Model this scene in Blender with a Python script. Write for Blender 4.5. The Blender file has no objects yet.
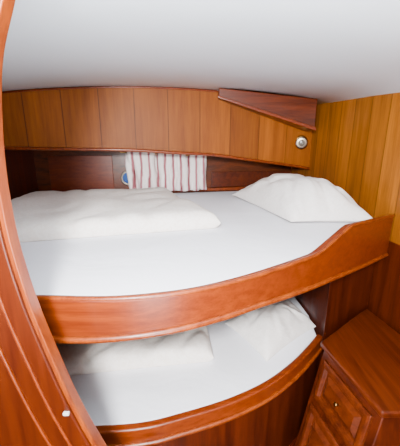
import bpy, math, random
from mathutils import Vector, noise
random.seed(3)
Z0=1.5
scene=bpy.context.scene
col=scene.collection

# ---------------- materials ----------------
def nn(nt,t,**k):
    n=nt.nodes.new(t)
    for a,b in k.items(): setattr(n,a,b)
    return n
def base(name):
    m=bpy.data.materials.new(name); m.use_nodes=True
    nt=m.node_tree; b=nt.nodes['Principled BSDF']
    return m,nt,b
def wood(name,dark,light,grain='z',rough=.36,plank=None,coat=.12,cs=11.0,lo=.38,hi=.60,spec=.35):
    m,nt,b=base(name); L=nt.links.new
    tc=nn(nt,'ShaderNodeTexCoord'); mp=nn(nt,'ShaderNodeMapping')
    s={'x':(.9,cs,cs),'y':(cs,.9,cs),'z':(cs,cs,.9)}[grain]
    mp.inputs['Scale'].default_value=s
    L(tc.outputs['Object'],mp.inputs['Vector'])
    vec=mp.outputs['Vector']
    pv=None
    if plank:
        ax,w=plank
        sp=nn(nt,'ShaderNodeSeparateXYZ'); L(tc.outputs['Object'],sp.inputs[0])
        dv=nn(nt,'ShaderNodeMath',operation='DIVIDE'); dv.inputs[1].default_value=w
        L(sp.outputs[ax],dv.inputs[0])
        fl=nn(nt,'ShaderNodeMath',operation='FLOOR'); L(dv.outputs[0],fl.inputs[0])
        wn=nn(nt,'ShaderNodeTexWhiteNoise',noise_dimensions='1D'); L(fl.outputs[0],wn.inputs['W'])
        va=nn(nt,'ShaderNodeVectorMath',operation='MULTIPLY_ADD')
        va.inputs[1].default_value=(9,9,9); L(wn.outputs['Color'],va.inputs[0]); L(vec,va.inputs[2])
        vec=va.outputs[0]
        fr=nn(nt,'ShaderNodeMath',operation='FRACT'); L(dv.outputs[0],fr.inputs[0])
        sb=nn(nt,'ShaderNodeMath',operation='SUBTRACT'); L(fr.outputs[0],sb.inputs[0]); sb.inputs[1].default_value=.5
        ab=nn(nt,'ShaderNodeMath',operation='ABSOLUTE'); L(sb.outputs[0],ab.inputs[0])
        gr=nn(nt,'ShaderNodeMapRange'); L(ab.outputs[0],gr.inputs[0])
        gr.inputs[1].default_value=.5-.005/w; gr.inputs[2].default_value=.5; gr.inputs[3].default_value=1; gr.inputs[4].default_value=.25
        tn=nn(nt,'ShaderNodeMapRange'); L(wn.outputs['Value'],tn.inputs[0]); tn.inputs[3].default_value=.75; tn.inputs[4].default_value=1.12
        mu=nn(nt,'ShaderNodeMath',operation='MULTIPLY'); L(gr.outputs[0],mu.inputs[0]); L(tn.outputs[0],mu.inputs[1])
        pv=mu.outputs[0]
    n1=nn(nt,'ShaderNodeTexNoise'); n1.inputs['Scale'].default_value=1.6; n1.inputs['Detail'].default_value=7; n1.inputs['Roughness'].default_value=.62; n1.inputs['Distortion'].default_value=.5
    n2=nn(nt,'ShaderNodeTexNoise'); n2.inputs['Scale'].default_value=9; n2.inputs['Detail'].default_value=3
    L(vec,n1.inputs['Vector']); L(vec,n2.inputs['Vector'])
    mx=nn(nt,'ShaderNodeMix',data_type='FLOAT'); mx.inputs[0].default_value=.28
    L(n1.outputs['Fac'],mx.inputs[2]); L(n2.outputs['Fac'],mx.inputs[3])
    rp=nn(nt,'ShaderNodeValToRGB'); L(mx.outputs[0],rp.inputs[0])
    rp.color_ramp.elements[0].position=lo; rp.color_ramp.elements[0].color=(*dark,1)
    rp.color_ramp.elements[1].position=hi; rp.color_ramp.elements[1].color=(*light,1)
    out=rp.outputs[0]
    if pv:
        vm=nn(nt,'ShaderNodeVectorMath',operation='SCALE'); L(out,vm.inputs[0]); L(pv,vm.inputs['Scale']); out=vm.outputs[0]
    L(out,b.inputs['Base Color'])
    b.inputs['Roughness'].default_value=rough
    b.inputs['Specular IOR Level'].default_value=spec
    b.inputs['Coat Weight'].default_value=coat; b.inputs['Coat Roughness'].default_value=.1
    bp=nn(nt,'ShaderNodeBump'); bp.inputs['Strength'].default_value=.05; L(mx.outputs[0],bp.inputs['Height']); L(bp.outputs[0],b.inputs['Normal'])
    return m
def cloth(name,c1,c2=None,stripe=0,bump=.25,sc=6,weave=0):
    m,nt,b=base(name); L=nt.links.new
    tc=nn(nt,'ShaderNodeTexCoord')
    b.inputs['Roughness'].default_value=.85
    b.inputs['Specular IOR Level'].default_value=.2
    b.inputs['Base Color'].default_value=(*c1,1)
    if c2:
        if stripe:
            w=nn(nt,'ShaderNodeTexWave',bands_direction='X'); w.inputs['Scale'].default_value=stripe; w.inputs['Distortion'].default_value=1.2
            w.inputs['Detail Scale'].default_value=1.5
            L(tc.outputs['Object'],w.inputs['Vector']); f=w.outputs['Fac']
        else:
            w=nn(nt,'ShaderNodeTexNoise'); w.inputs['Scale'].default_value=38; w.inputs['Distortion'].default_value=1.5; w.inputs['Detail'].default_value=2
            L(tc.outputs['Object'],w.inputs['Vector']); f=w.outputs['Fac']
        r=nn(nt,'ShaderNodeValToRGB'); L(f,r.inputs[0])
        r.color_ramp.elements[0].position=.66 if stripe else .42; r.color_ramp.elements[0].color=(*c1,1)
        r.color_ramp.elements[1].position=.95 if stripe else .62; r.color_ramp.elements[1].color=(*c2,1)
        L(r.outputs[0],b.inputs['Base Color'])
    n=nn(nt,'ShaderNodeTexNoise'); n.inputs['Scale'].default_value=sc; n.inputs['Detail'].default_value=4; n.inputs['Distortion'].default_value=.8
    L(tc.outputs['Object'],n.inputs['Vector'])
    bp=nn(nt,'ShaderNodeBump'); bp.inputs['Strength'].default_value=bump; bp.inputs['Distance'].default_value=.03
    L(n.outputs['Fac'],bp.inputs['Height']); L(bp.outputs[0],b.inputs['Normal'])
    return m
def plain(name,c,rough=.5,metal=0,spec=.5):
    m,nt,b=base(name)
    n=nn(nt,'ShaderNodeTexNoise'); n.inputs['Scale'].default_value=3
    r=nn(nt,'ShaderNodeValToRGB'); nt.links.new(n.outputs['Fac'],r.inputs[0])
    r.color_ramp.elements[0].color=(*[v*.97 for v in c],1); r.color_ramp.elements[1].color=(*[min(1,v*1.02) for v in c],1)
    nt.links.new(r.outputs[0],b.inputs['Base Color'])
    b.inputs['Roughness'].default_value=rough; b.inputs['Metallic'].default_value=metal
    b.inputs['Specular IOR Level'].default_value=spec
    return m
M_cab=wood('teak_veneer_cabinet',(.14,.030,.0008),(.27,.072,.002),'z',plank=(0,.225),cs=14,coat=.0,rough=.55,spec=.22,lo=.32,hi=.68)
M_wallr=wood('teak_planks_right',(.14,.037,.0008),(.31,.094,.0025),'z',plank=(1,.15),cs=14,coat=.05,rough=.42,lo=.35,hi=.65)
M_rail=wood('mahogany_rail',(.082,.0085,.0003),(.17,.025,.0009),'x',cs=34,lo=.34,hi=.66)
M_dark=wood('mahogany_dark',(.025,.002,.0002),(.06,.006,.0004),'x',cs=16)
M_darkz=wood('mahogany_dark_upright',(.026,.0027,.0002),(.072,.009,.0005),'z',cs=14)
M_frame=wood('mahogany_frame',(.032,.0031,.00015),(.075,.0095,.0004),'z',cs=22,lo=.34,hi=.66,spec=.3,coat=.08)
M_frame2=wood('mahogany_frame_trim',(.10,.013,.0004),(.20,.034,.001),'z',cs=22)
M_val=wood('mahogany_valance',(.042,.005,.0003),(.10,.015,.0008),'x',cs=20)
M_top=wood('mahogany_top',(.040,.004,.0002),(.095,.014,.0006),'y',cs=16,coat=.2)
M_recess_shade=wood('mahogany_recess_shade',(.04,.007,.0004),(.11,.020,.001),'x')  # wood colour darkened to paint in the shade under the overhead cabinet
M_ceil=plain('painted_ceiling',(.78,.84,.90),.45,spec=.3)
M_sheet=cloth('white_sheet',(.86,.86,.91),bump=.25,sc=3.5)
M_duvet=cloth('duvet_cotton',(.84,.78,.725),(.79,.715,.65),bump=.3,sc=7)
M_pillow=cloth('pillow_cotton',(.83,.785,.75),(.79,.74,.70),bump=.3,sc=7)
M_curt=cloth('striped_curtain',(.82,.75,.72),(.34,.11,.13),stripe=5.0,bump=.1)
M_chrome=plain('brushed_steel',(.30,.25,.20),.35,1)
M_brass=plain('aged_brass',(.30,.16,.05),.3,1)
M_blue=plain('porthole_glass',(.05,.11,.32),.08)
M_lens=plain('lamp_lens',(.12,.10,.08),.25)
M_white=plain('white_plastic',(.5,.48,.45),.4)

# ---------------- helpers ----------------
def empty(name):
    e=bpy.data.objects.new(name,None); col.objects.link(e); return e
def mesh(name,verts,faces,mat,parent=None,smooth=False,bevel=0,seg=3,auto=False):
    me=bpy.data.meshes.new(name); me.from_pydata([tuple(v) for v in verts],[],faces)
    import bmesh
    bm=bmesh.new(); bm.from_mesh(me); bmesh.ops.recalc_face_normals(bm,faces=bm.faces); bm.to_mesh(me); bm.free()
    me.materials.append(mat)
    o=bpy.data.objects.new(name,me); col.objects.link(o)
    for p in me.polygons: p.use_smooth=smooth
    if bevel:
        b=o.modifiers.new('bevel','BEVEL'); b.width=bevel; b.segments=seg; b.limit_method='ANGLE'; b.angle_limit=math.radians(35)
    if parent: o.parent=parent
    return o
def prism(name,pts,z0,z1,mat,**k):
    n=len(pts)
    v=[(x,y,z0+Z0) for x,y in pts]+[(x,y,z1+Z0) for x,y in pts]
    f=[list(range(n))[::-1],list(range(n,2*n))]+[[i,(i+1)%n,n+(i+1)%n,n+i] for i in range(n)]
    return mesh(name,v,f,mat,**k)
def smoothpath(pts,n=6):
    out=[]
    P=[Vector(p) for p in pts]
    for i in range(len(P)-1):
        p0=P[max(i-1,0)];p1=P[i];p2=P[i+1];p3=P[min(i+2,len(P)-1)]
        for k in range(n):
            t=k/n
            out.append(.5*((2*p1)+(-p0+p2)*t+(2*p0-5*p1+4*p2-p3)*t*t+(-p0+3*p1-3*p2+p3)*t**3))
    out.append(P[-1]); return out
def board(name,pts,thick,mat,side=1,**k):
    n=len(pts); v=[]
    for i,p in enumerate(pts):
        a=pts[max(i-1,0)]; b=pts[min(i+1,n-1)]
        d=Vector((b[0]-a[0],b[1]-a[1])).normalized(); nr=Vector((-d.y,d.x))*thick*side
        v+=[(p[0],p[1],p[2]+Z0),(p[0],p[1],p[3]+Z0),(p[0]+nr.x,p[1]+nr.y,p[3]+Z0),(p[0]+nr.x,p[1]+nr.y,p[2]+Z0)]
    f=[[0,1,2,3],[4*(n-1)+j for j in (3,2,1,0)]]
    for i in range(n-1):
        for j in range(4):
            a=4*i+j;b=4*i+(j+1)%4
            f.append([a,b,b+4,a+4])
    return mesh(name,v,f,mat,**k)
def tube(name,pts,r,mat,parent=None,cyc=False):
    cu=bpy.data.curves.new(name,'CURVE'); cu.dimensions='3D'; cu.bevel_depth=r; cu.bevel_resolution=4; cu.use_fill_caps=True
    s=cu.splines.new('POLY'); s.points.add(len(pts)-1); s.use_cyclic_u=cyc
    for i,p in enumerate(pts): s.points[i].co=(*p,1)
    cu.materials.append(mat)
    o=bpy.data.objects.new(name,cu); col.objects.link(o)
    for s in cu.splines: s.use_smooth=True
    dg=bpy.context.evaluated_depsgraph_get(); me=bpy.data.meshes.new_from_object(o.evaluated_get(dg))
    bpy.data.objects.remove(o); o=bpy.data.objects.new(name,me); col.objects.link(o)
    if parent: o.parent=parent
    return o
def revolve(name,prof,center,axis,mat,parent=None,n=32):
    ax=Vector(axis).normalized(); q=ax.to_track_quat('Z','Y'); v=[];f=[]
    for r,h in prof:
        for i in range(n):
            a=2*math.pi*i/n; v.append(q@Vector((r*math.cos(a),r*math.sin(a),h))+Vector(center))
    m=len(prof)
    for j in range(m-1):
        for i in range(n):
            f.append([j*n+i,j*n+(i+1)%n,(j+1)*n+(i+1)%n,(j+1)*n+i])
    f.append(list(range(n))[::-1]); f.append([(m-1)*n+i for i in range(n)])
    o=mesh(name,v,f,mat,parent=parent,smooth=True); return o
def bil(q,u,v):
    a,b,c,d=[Vector(p) for p in q]
    return a*(1-u)*(1-v)+b*u*(1-v)+c*u*v+d*(1-u)*v
def cushion(name,q,zb,thick,mat,p=2.6,ex=.5,n=80,pinch=.06,wr=.012,wf=5,bott=.15,seed=0,cr_=1.0,rad=0,fold=0):
    v=[];f=[]
    def top(u,w):
        U=2*u-1;W=2*w-1
        e=max(0,(1-abs(U)**p)*(1-abs(W)**p))**ex
        uu=.5+(U*(1-pinch*(1-W*W)))/2; ww=.5+(W*(1-pinch*(1-U*U)))/2
        pt=bil(q,uu,ww)
        return pt,e,U,W
    for side in (0,1):
        for i in range(n+1):
            for j in range(n+1):
                su=.5-.5*math.cos(math.pi*i/n); sw=.5-.5*math.cos(math.pi*j/n)
                pt,e,U,W=top(su,sw)
                z=zb+thick*bott
                if side==0:
                    w=noise.noise(Vector((pt.x*wf,pt.y*wf,seed)))*wr*2
                    cr=abs(noise.noise(Vector((pt.x*wf*1.3+3,pt.y*wf*.7,seed+5))))
                    w-=wr*cr_*max(0,.2-cr)/.2
                    if rad:
                        an=math.atan2(W,U); rr=min(1,math.hypot(U,W))
                        w+=rad*math.sin(an*11+3*noise.noise(Vector((U*2,W*2,seed))))*rr**2*(.5+noise.noise(Vector((an*2,seed,1))))
                    z+=thick*(1-bott)*e+w*min(1,e*1.2)
                else: z-=thick*bott*min(1,e*2)
                v.append((pt.x,pt.y,z+Z0))
    N=(n+1)**2
    for i in range(n):
        for j in range(n):
            a=i*(n+1)+j; g=[a,a+1,a+n+2,a+n+1]
            f.append(g); f.append([N+k for k in g[::-1]])
    return v,f
def soft(name,mat,layers):
    V=[];F=[]
    for args,kw in layers:
        v,f=cushion(None,*args,mat,**kw); o=len(V); V+=v; F+=[[a+o for a in g] for g in f]
    o=mesh(name,V,F,mat,smooth=True)
    import bmesh
    bm=bmesh.new(); bm.from_mesh(o.data); bmesh.ops.remove_doubles(bm,verts=bm.verts,dist=.0001); bmesh.ops.recalc_face_normals(bm,faces=bm.faces); bm.to_mesh(o.data); bm.free()
    return o

# ---------------- room shell ----------------
def cz(x): return .37-.065*(x+.25)**2-1.0*max(0,x-.82)**2
cv=[];cf=[]
xs=[-1.5+ i*2.9/40 for i in range(41)]
for x in xs:
    cv+= [(x,-.9,cz(x)+Z0),(x,3.0,cz(x)+Z0),(x,3.0,cz(x)+Z0+.05),(x,-.9,cz(x)+Z0+.05)]
for i in range(40):
    for j in range(4):
        a=4*i+j;b=4*i+(j+1)%4; cf.append([a,b,b+4,a+4])
cf+= [[0,1,2,3],[160,161,162,163]]
mesh('ceiling',cv,cf,M_ceil,smooth=False)
for p in bpy.data.objects['ceiling'].data.polygons: p.use_smooth=abs(p.normal.z)>.5
prism('floor',[(-1.5,-.9),(1.4,-.9),(1.4,3.0),(-1.5,3.0)],-1.55,-1.5,M_dark)
def wx(y): return .89+(2.49-y)*.111
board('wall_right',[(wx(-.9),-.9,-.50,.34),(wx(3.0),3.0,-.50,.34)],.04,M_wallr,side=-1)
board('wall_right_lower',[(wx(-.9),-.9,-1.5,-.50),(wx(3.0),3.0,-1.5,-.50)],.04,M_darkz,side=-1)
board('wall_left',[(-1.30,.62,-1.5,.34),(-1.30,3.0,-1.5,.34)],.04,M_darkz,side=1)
def by(x): return 2.40+.2*(x+1.3)
board('wall_back',[(-1.30,by(-1.3),-1.5,.4),(.86,by(.86),-1.5,.4)],.04,M_recess_shade,side=1)

# ---------------- overhead cabinet ----------------
cab=empty('overhead_cabinet')
def cy(x): return 2.0+.225*(x+1.27)
def cbz(x):
    P=[(-1.3,-.033),(-.49,-.051),(.11,-.09),(.72,-.175),(.95,-.215)]
    for a,b in zip(P,P[1:]):
        if x<=b[0]: t=(x-a[0])/(b[0]-a[0]); return a[1]+(b[1]-a[1])*t
    return P[-1][1]
sp=smoothpath([(x,cbz(x),0) for x in (-1.295,-.9,-.49,-.2,.11,.4,.72,.90)],5)
board('door_panels',[(p.x,cy(p.x),p.y,cz(p.x)-.002) for p in sp],.025,M_cab,side=1,parent=cab)
tube('bottom_moulding',[(p.x,cy(p.x)-.006,p.y+Z0) for p in sp],.011,M_frame2,cab)
tube('top_moulding',[(p.x,cy(p.x)-.004,cz(p.x)+Z0-.008) for p in sp],.006,M_rail,cab)
v=[];f=[]
for p in sp:
    yb=by(p.x)-.003
    v+=[(p.x,cy(p.x)+.02,p.y+Z0+.012),(p.x,yb,p.y+Z0+.012),(p.x,yb,p.y+Z0+.03),(p.x,cy(p.x)+.02,p.y+Z0+.03)]
for i in range(len(sp)-1):
    for j in range(4):
        a=4*i+j;b=4*i+(j+1)%4; f.append([a,b,b+4,a+4])
mesh('underside_shelf',v,f,M_dark,parent=cab)
rec=empty('recess_panelling')
def bk(x0,x1,z0,z1,t,mat,nm,bv=.004):
    a=(x0,by(x0)-.002);b=(x1,by(x1)-.002)
    board(nm,[(a[0],a[1],z0,z1),(b[0],b[1],z0,z1)],t,mat,side=-1,parent=rec,bevel=bv)
bk(-1.20,-.72,-.385,-.10,.012,M_rail,'panel_left')
bk(.10,.84,-.385,-.25,.012,M_top,'panel_right')
bk(-1.28,.84,-.415,-.388,.03,M_frame2,'ledge_rail')
# corner valance box
val=empty('corner_valance')
T=[(.13,2.20,.355,.300),(.82,2.24,.280,.085)]
vv=[]
for (x,y,zt,zb) in T:
    vv+=[(x,y,zb+Z0),(x,y,cz(x)+Z0-.001),(x,cy(x)-.012,cz(x)+Z0-.001),(x,cy(x)-.012,zb+Z0)]
mesh('valance_box',vv,[[0,1,2,3],[7,6,5,4],[0,4,5,1],[1,5,6,2],[2,6,7,3],[3,7,4,0]],M_val,parent=val,bevel=.006)
mesh('valance_lip',[(.12,2.188,.296+Z0),(.12,2.188,.312+Z0),(.12,2.2,.312+Z0),(.12,2.2,.296+Z0),
  (.825,2.226,.080+Z0),(.825,2.226,.104+Z0),(.825,2.24,.104+Z0),(.825,2.24,.080+Z0)],
  [[0,1,2,3],[7,6,5,4],[0,4,5,1],[1,5,6,2],[2,6,7,3],[3,7,4,0]],M_rail,parent=val,bevel=.004)
# reading spot lamp
lamp=empty('reading_spotlight')
lc=Vector((.80,cy(.80)-.001,.005+Z0)); ld=(-.25,-1,-.1)
revolve('wall_plate',[(.050,0),(.050,.010),(.042,.014)],lc,(-.2,-1,0),M_brass,lamp)
revolve('lamp_body',[(.016,.01),(.018,.03),(.040,.04),(.044,.075),(.036,.078)],lc,ld,M_chrome,lamp)
revolve('lamp_glass',[(.034,.074),(.020,.080),(.004,.083)],lc,ld,M_lens,lamp)

# ---------------- porthole and curtain ----------------
win=empty('window_1')
wc=Vector((-.600,by(-.600)-.014,-.285+Z0)); wn_=(.2,-1,0)
revolve('porthole_rim',[(.062,-.012),(.062,.008),(.056,.016),(.048,.016),(.044,.008)],wc,wn_,M_chrome,win)
revolve('porthole_pane',[(.045,.004),(.045,.010),(.02,.012)],wc,wn_,M_blue,win)
cur=empty('window_curtain')
v=[];f=[];NX=320;NZ=18
for i in range(NX+1):
    u=i/NX
    for j in range(NZ+1):
        t=j/NZ
        nz=noise.noise(Vector((u*9,t*1.2,4)))
        x=-.595+.635*u+.03*(1-u)*t
        zt=cbz(x)-.012
        z=zt+(-.388-zt)*t
        ph=u*2*math.pi*11+5.5*nz+2.2*math.sin(u*7)
        d=.042*math.sin(ph)*(.6+.4*t)+.014*noise.noise(Vector((u*40,t*2,9)))
        v.append((x+.020*math.cos(ph),by(x)-.11+d,z+Z0+.006*math.sin(ph*.5)*t))
for i in range(NX):
    for j in range(NZ):
        a=i*(NZ+1)+j; f.append([a,a+1,a+NZ+2,a+NZ+1])
o=mesh('pleated_cloth',v,f,M_curt,parent=cur,smooth=True)
s=o.modifiers.new('t','SOLIDIFY'); s.thickness=.002
tube('curtain_rod',[(-.63,by(-.63)-.11,cbz(-.63)-.025+Z0),(.06,by(.06)-.11,cbz(.06)-.025+Z0)],.005,M_brass,cur)

# ---------------- bunk bed ----------------
bunk=empty('bunk_bed')
up=[(-1.28,.70),(-.9,.72),(-.60,.732),(-.435,.733),(-.27,.728),(-.138,.745),(0,.786),(.159,.87),(.32,.978),(.472,1.09),(.66,1.235),(.82,1.36),(wx(1.5)-.002,1.5)]
ups=[(p.x,p.y) for p in smoothpath([(a,b,0) for a,b in up],8)]
def interp(P,x):
    for a,b in zip(P,P[1:]):
        if x<=b[0]: return a[1]+(b[1]-a[1])*(x-a[0])/(b[0]-a[0])
    return P[-1][1]
def rt(x): return interp([(-2,-.412),(.43,-.412),(.46,-.407),(.61,-.347),(.64,-.338),(1.1,-.368)],x)
def rb(x): return interp([(-2,-.545),(-.4,-.545),(0,-.530),(.2,-.530),(.4,-.548),(.6,-.562),(.8,-.575),(1.1,-.585)],x)
board('upper_rail',[(x,y,rb(x),rt(x)) for x,y in ups],.032,M_rail,side=1,parent=bunk,bevel=.007)
tube('upper_rail_moulding',[(x,y-.003,rb(x)+Z0+.010) for x,y in ups[:-1]],.010,M_frame2,bunk)
tube('upper_rail_cap',[(x+.008,y+.010,rt(x)+Z0-.002) for x,y in ups[:-1]],.008,M_frame2,bunk)
inner=[]
for i,(x,y) in enumerate(ups):
    a=ups[max(i-1,0)];b=ups[min(i+1,len(ups)-1)]
    d=Vector((b[0]-a[0],b[1]-a[1])).normalized()
    inner.append((x-d.y*.034,y+d.x*.034))
inner=[p for p in inner if p[0]<wx(p[1])-.012]
up_out=inner+[(wx(1.56)-.01,1.56),(wx(2.7)-.01,by(.86)-.04),(-1.29,by(-1.3)-.04)]
prism('upper_platform',up_out,-.525,-.50,M_dark,parent=bunk)
prism('upper_mattress',up_out,-.50,-.42,M_sheet,parent=bunk,bevel=.012,smooth=False)
lo=[(-1.28,.80),(-.7,.82),(-.357,.835),(-.2,.85),(-.075,.885),(.12,.955),(.299,1.05),(.45,1.17),(.57,1.29),(.655,1.385)]
los=[(p.x,p.y) for p in smoothpath([(a,b,0) for a,b in lo],6)]
board('lower_rail',[(x,y-.0,-1.065,-.992) for x,y in los],.032,M_rail,side=1,parent=bunk,bevel=.008)
tube('lower_rail_moulding',[(x,y-.004,-1.058+Z0) for x,y in los],.009,M_frame2,bunk)
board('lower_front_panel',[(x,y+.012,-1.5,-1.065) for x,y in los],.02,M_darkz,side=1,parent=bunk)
inner=[]
for i,(x,y) in enumerate(los):
    a=los[max(i-1,0)];b=los[min(i+1,len(los)-1)]
    d=Vector((b[0]-a[0],b[1]-a[1])).normalized()
    inner.append((x-d.y*.034,y+d.x*.034))
lo_out=inner+[(.655,1.60),(.63,1.95),(.78,by(.78)-.01),(-1.29,by(-1.3)-.01)]
prism('lower_platform',lo_out,-1.12,-1.09,M_dark,parent=bunk)
prism('lower_mattress',lo_out,-1.09,-1.0,M_sheet,parent=bunk,bevel=.012)
prism('lower_end_bulkhead',[(.662,1.395),(wx(1.58)-.003,1.58),(wx(2.6)-.003,2.6),(.79,2.6),(.636,1.95),(.662,1.6)],-1.5,-.526,M_darkz,parent=bunk,bevel=.003)

# bedding
soft('pillow',M_pillow,[(([(.25,2.34,0),(.84,2.28,0),(.915,1.50,0),(.47,1.50,0)],-.418,.225),dict(p=2.5,ex=.58,wr=.009,wf=4.5,bott=.10,pinch=.09,seed=1,cr_=1.8,rad=.016))])
soft('pillow',M_pillow,[(([(.14,1.49,0),(.52,1.84,0),(.645,1.46,0),(.31,1.18,0)],-.998,.125),dict(p=2.6,ex=.55,wr=.006,wf=6,bott=.10,pinch=.07,seed=4,cr_=1.4,rad=.010))])
soft('duvet',M_duvet,[(([(-1.26,2.13,0),(-.25,2.37,0),(.105,1.455,0),(-1.0,1.165,0)],-.419,.092),dict(p=20,ex=.5,wr=.007,wf=3.0,bott=.3,pinch=.012,seed=7,cr_=1.6))])
soft('duvet',M_duvet,[(([(-1.15,1.76,0),(.01,1.81,0),(.065,1.195,0),(-.75,1.075,0)],-.999,.075),dict(p=20,ex=.5,wr=.007,wf=4.2,bott=.3,pinch=.012,seed=9,cr_=1.6))])

# ---------------- nightstand ----------------
ns=empty('nightstand')
TL=Vector((.60,1.24,-.95));TR=Vector((.666,.87,-.95));BL=Vector((.43,1.10,-1.5));BR=Vector((.50,.76,-1.5))
TBL=Vector((.955,1.52,-.95));TBR=Vector((wx(.87)-.008,.87,-.95));BBL=Vector((.955,1.52,-1.5));BBR=Vector((wx(.76)-.008,.76,-1.5))
vs=[TL,TR,TBR,TBL,BL,BR,BBR,BBL]
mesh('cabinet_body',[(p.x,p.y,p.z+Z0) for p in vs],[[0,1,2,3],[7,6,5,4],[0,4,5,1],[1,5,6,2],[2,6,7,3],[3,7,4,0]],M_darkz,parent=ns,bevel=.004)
prism('table_top',[(.578,1.243),(.644,.85),(wx(.85)-.006,.85),(.962,1.545),(.90,1.50)],-.95,-.922,M_top,parent=ns,bevel=.008)
ou=(TR-TL).cross(BL-TL).normalized()
if ou.x>0: ou=-ou
def face(s,h,o=0):
    p=TL.lerp(TR,s).lerp(BL.lerp(BR,s),h)+ou*o; return (p.x,p.y,p.z+Z0)
def raised(name,s0,s1,h0,h1,mat):
    rings=[(0,0),(0,.012),(.03,.016),(.07,.016),(.085,.002),(.115,.002),(.17,.014)]
    v=[];f=[]
    for ins,o in rings:
        si=ins; hi=ins*.37/.57
        v+=[face(s0+si,h0+hi,o),face(s1-si,h0+hi,o),face(s1-si,h1-hi,o),face(s0+si,h1-hi,o)]
    for r in range(len(rings)-1):
        for j in range(4):
            a=4*r+j;b=4*r+(j+1)%4; f.append([a,b,b+4,a+4])
    k=4*(len(rings)-1); f.append([k,k+1,k+2,k+3]); f.append([3,2,1,0])
    mesh(name,v,f,mat,parent=ns,bevel=.0015,seg=2)
raised('drawer_front',.09,.91,.07,.38,M_val)
raised('door_front',.09,.91,.43,.96,M_val)
k=Vector(face(.5,.225,.012)); revolve('drawer_knob',[(.005,0),(.005,.010),(.009,.014),(.008,.019)],k,ou,M_brass,ns)

# ---------------- doorway frame (left bulkhead) ----------------
df=empty('door_frame')
E=[(-.285,.365),(-.328,.253),(-.366,.160),(-.384,.077),(-.396,-.033),(-.398,-.123),(-.393,-.22),(-.376,-.34),(-.351,-.454),(-.311,-.61),(-.261,-.757),(-.198,-.913),(-.13,-1.1),(-.09,-1.3),(-.07,-1.5)]
Es=[(p.x,p.y) for p in smoothpath([(a,b,0) for a,b in E],5)]
def edge_strip(name,o0,o1,y0,y1,mat,bev=.004):
    v=[];f=[];n=len(Es)
    for i,(x,z) in enumerate(Es):
        a=Es[max(i-1,0)];b=Es[min(i+1,n-1)]
        d=Vector((b[0]-a[0],b[1]-a[1])).normalized(); nr=Vector((d.y,-d.x))
        if nr.x>0: nr=-nr
        p=[(x+nr.x*o0,z+nr.y*o0),(x+nr.x*o1,z+nr.y*o1)]
        zc=lambda q:min(max(q,-1.5),.40)
        v+=[(p[0][0],y0,zc(p[0][1])+Z0),(p[1][0],y0,zc(p[1][1])+Z0),(p[1][0],y1,zc(p[1][1])+Z0),(p[0][0],y1,zc(p[0][1])+Z0)]
    for i in range(n-1):
        for j in range(4):
            a=4*i+j;b=4*i+(j+1)%4; f.append([a,b,b+4,a+4])
    f+=[[0,1,2,3],[4*(n-1)+j for j in (3,2,1,0)]]
    mesh(name,v,f,mat,parent=df,bevel=bev)
edge_strip('inner_lip',0,.012,.592,.625,M_frame2,.003)
edge_strip('casing',.010,.052,.584,.62,M_frame)
edge_strip('middle_bead',.050,.057,.580,.615,M_rail,.003)
edge_strip('outer_casing',.057,.100,.586,.618,M_frame)
edge_strip('outer_bead',.100,.107,.582,.615,M_rail,.003)
poly=[(x-.06,z) for x,z in Es]+[(-1.5,-1.5),(-1.5,.36)]
N=len(poly)
v=[(x,.60,z+Z0) for x,z in poly]+[(x,.618,z+Z0) for x,z in poly]
f=[list(range(N)),list(range(N,2*N))[::-1]]+[[i,(i+1)%N,N+(i+1)%N,N+i] for i in range(N)]
mesh('bulkhead_panel',v,f,M_frame,parent=df)
lk=(-.322,.583,-.63+Z0)
mesh('door_latch',[(lk[0]+a*.007,lk[1]-b*.008,lk[2]+c*.004) for a in(-1,1) for b in(0,1) for c in(-1,1)],[[0,1,3,2],[4,6,7,5],[0,4,5,1],[2,3,7,6],[0,2,6,4],[1,5,7,3]],M_white,parent=df,bevel=.0015)

# ---------------- lights ----------------
def area(name,loc,target,size,en,c=(1,1,1)):
    l=bpy.data.lights.new(name,'AREA'); l.shape='DISK'; l.size=size; l.energy=en; l.color=c
    o=bpy.data.objects.new(name,l); col.objects.link(o); o.location=loc
    o.rotation_euler=(Vector(target)-Vector(loc)).to_track_quat('-Z','Y').to_euler()
area('flash_lamp',(-.14,-.30,Z0+.26),(0,2,Z0-.25),.22,110)
area('ceiling_bounce_fill',(0,.1,Z0-.25),(0,.8,Z0+1.0),.6,24,(.95,.98,1))  # added upward fill standing in for bounced light, no fixture here
area('lower_bunk_fill',(.10,-.1,Z0-.68),(.1,1.6,Z0-.95),.3,22)  # unseen fill light added to brighten the lower bunk
w=bpy.data.worlds.new('World'); scene.world=w; w.use_nodes=True
w.node_tree.nodes['Background'].inputs[0].default_value=(.95,.97,1,1)
w.node_tree.nodes['Background'].inputs[1].default_value=.5

cd=bpy.data.cameras.new('camera'); cam=bpy.data.objects.new('camera',cd); col.objects.link(cam)
cam.location=(0,0,Z0); cam.rotation_euler=(math.radians(75),0,0)
cd.sensor_fit='AUTO'; cd.sensor_width=36; cd.lens=300/446*36; cd.clip_start=.01
scene.camera=cam
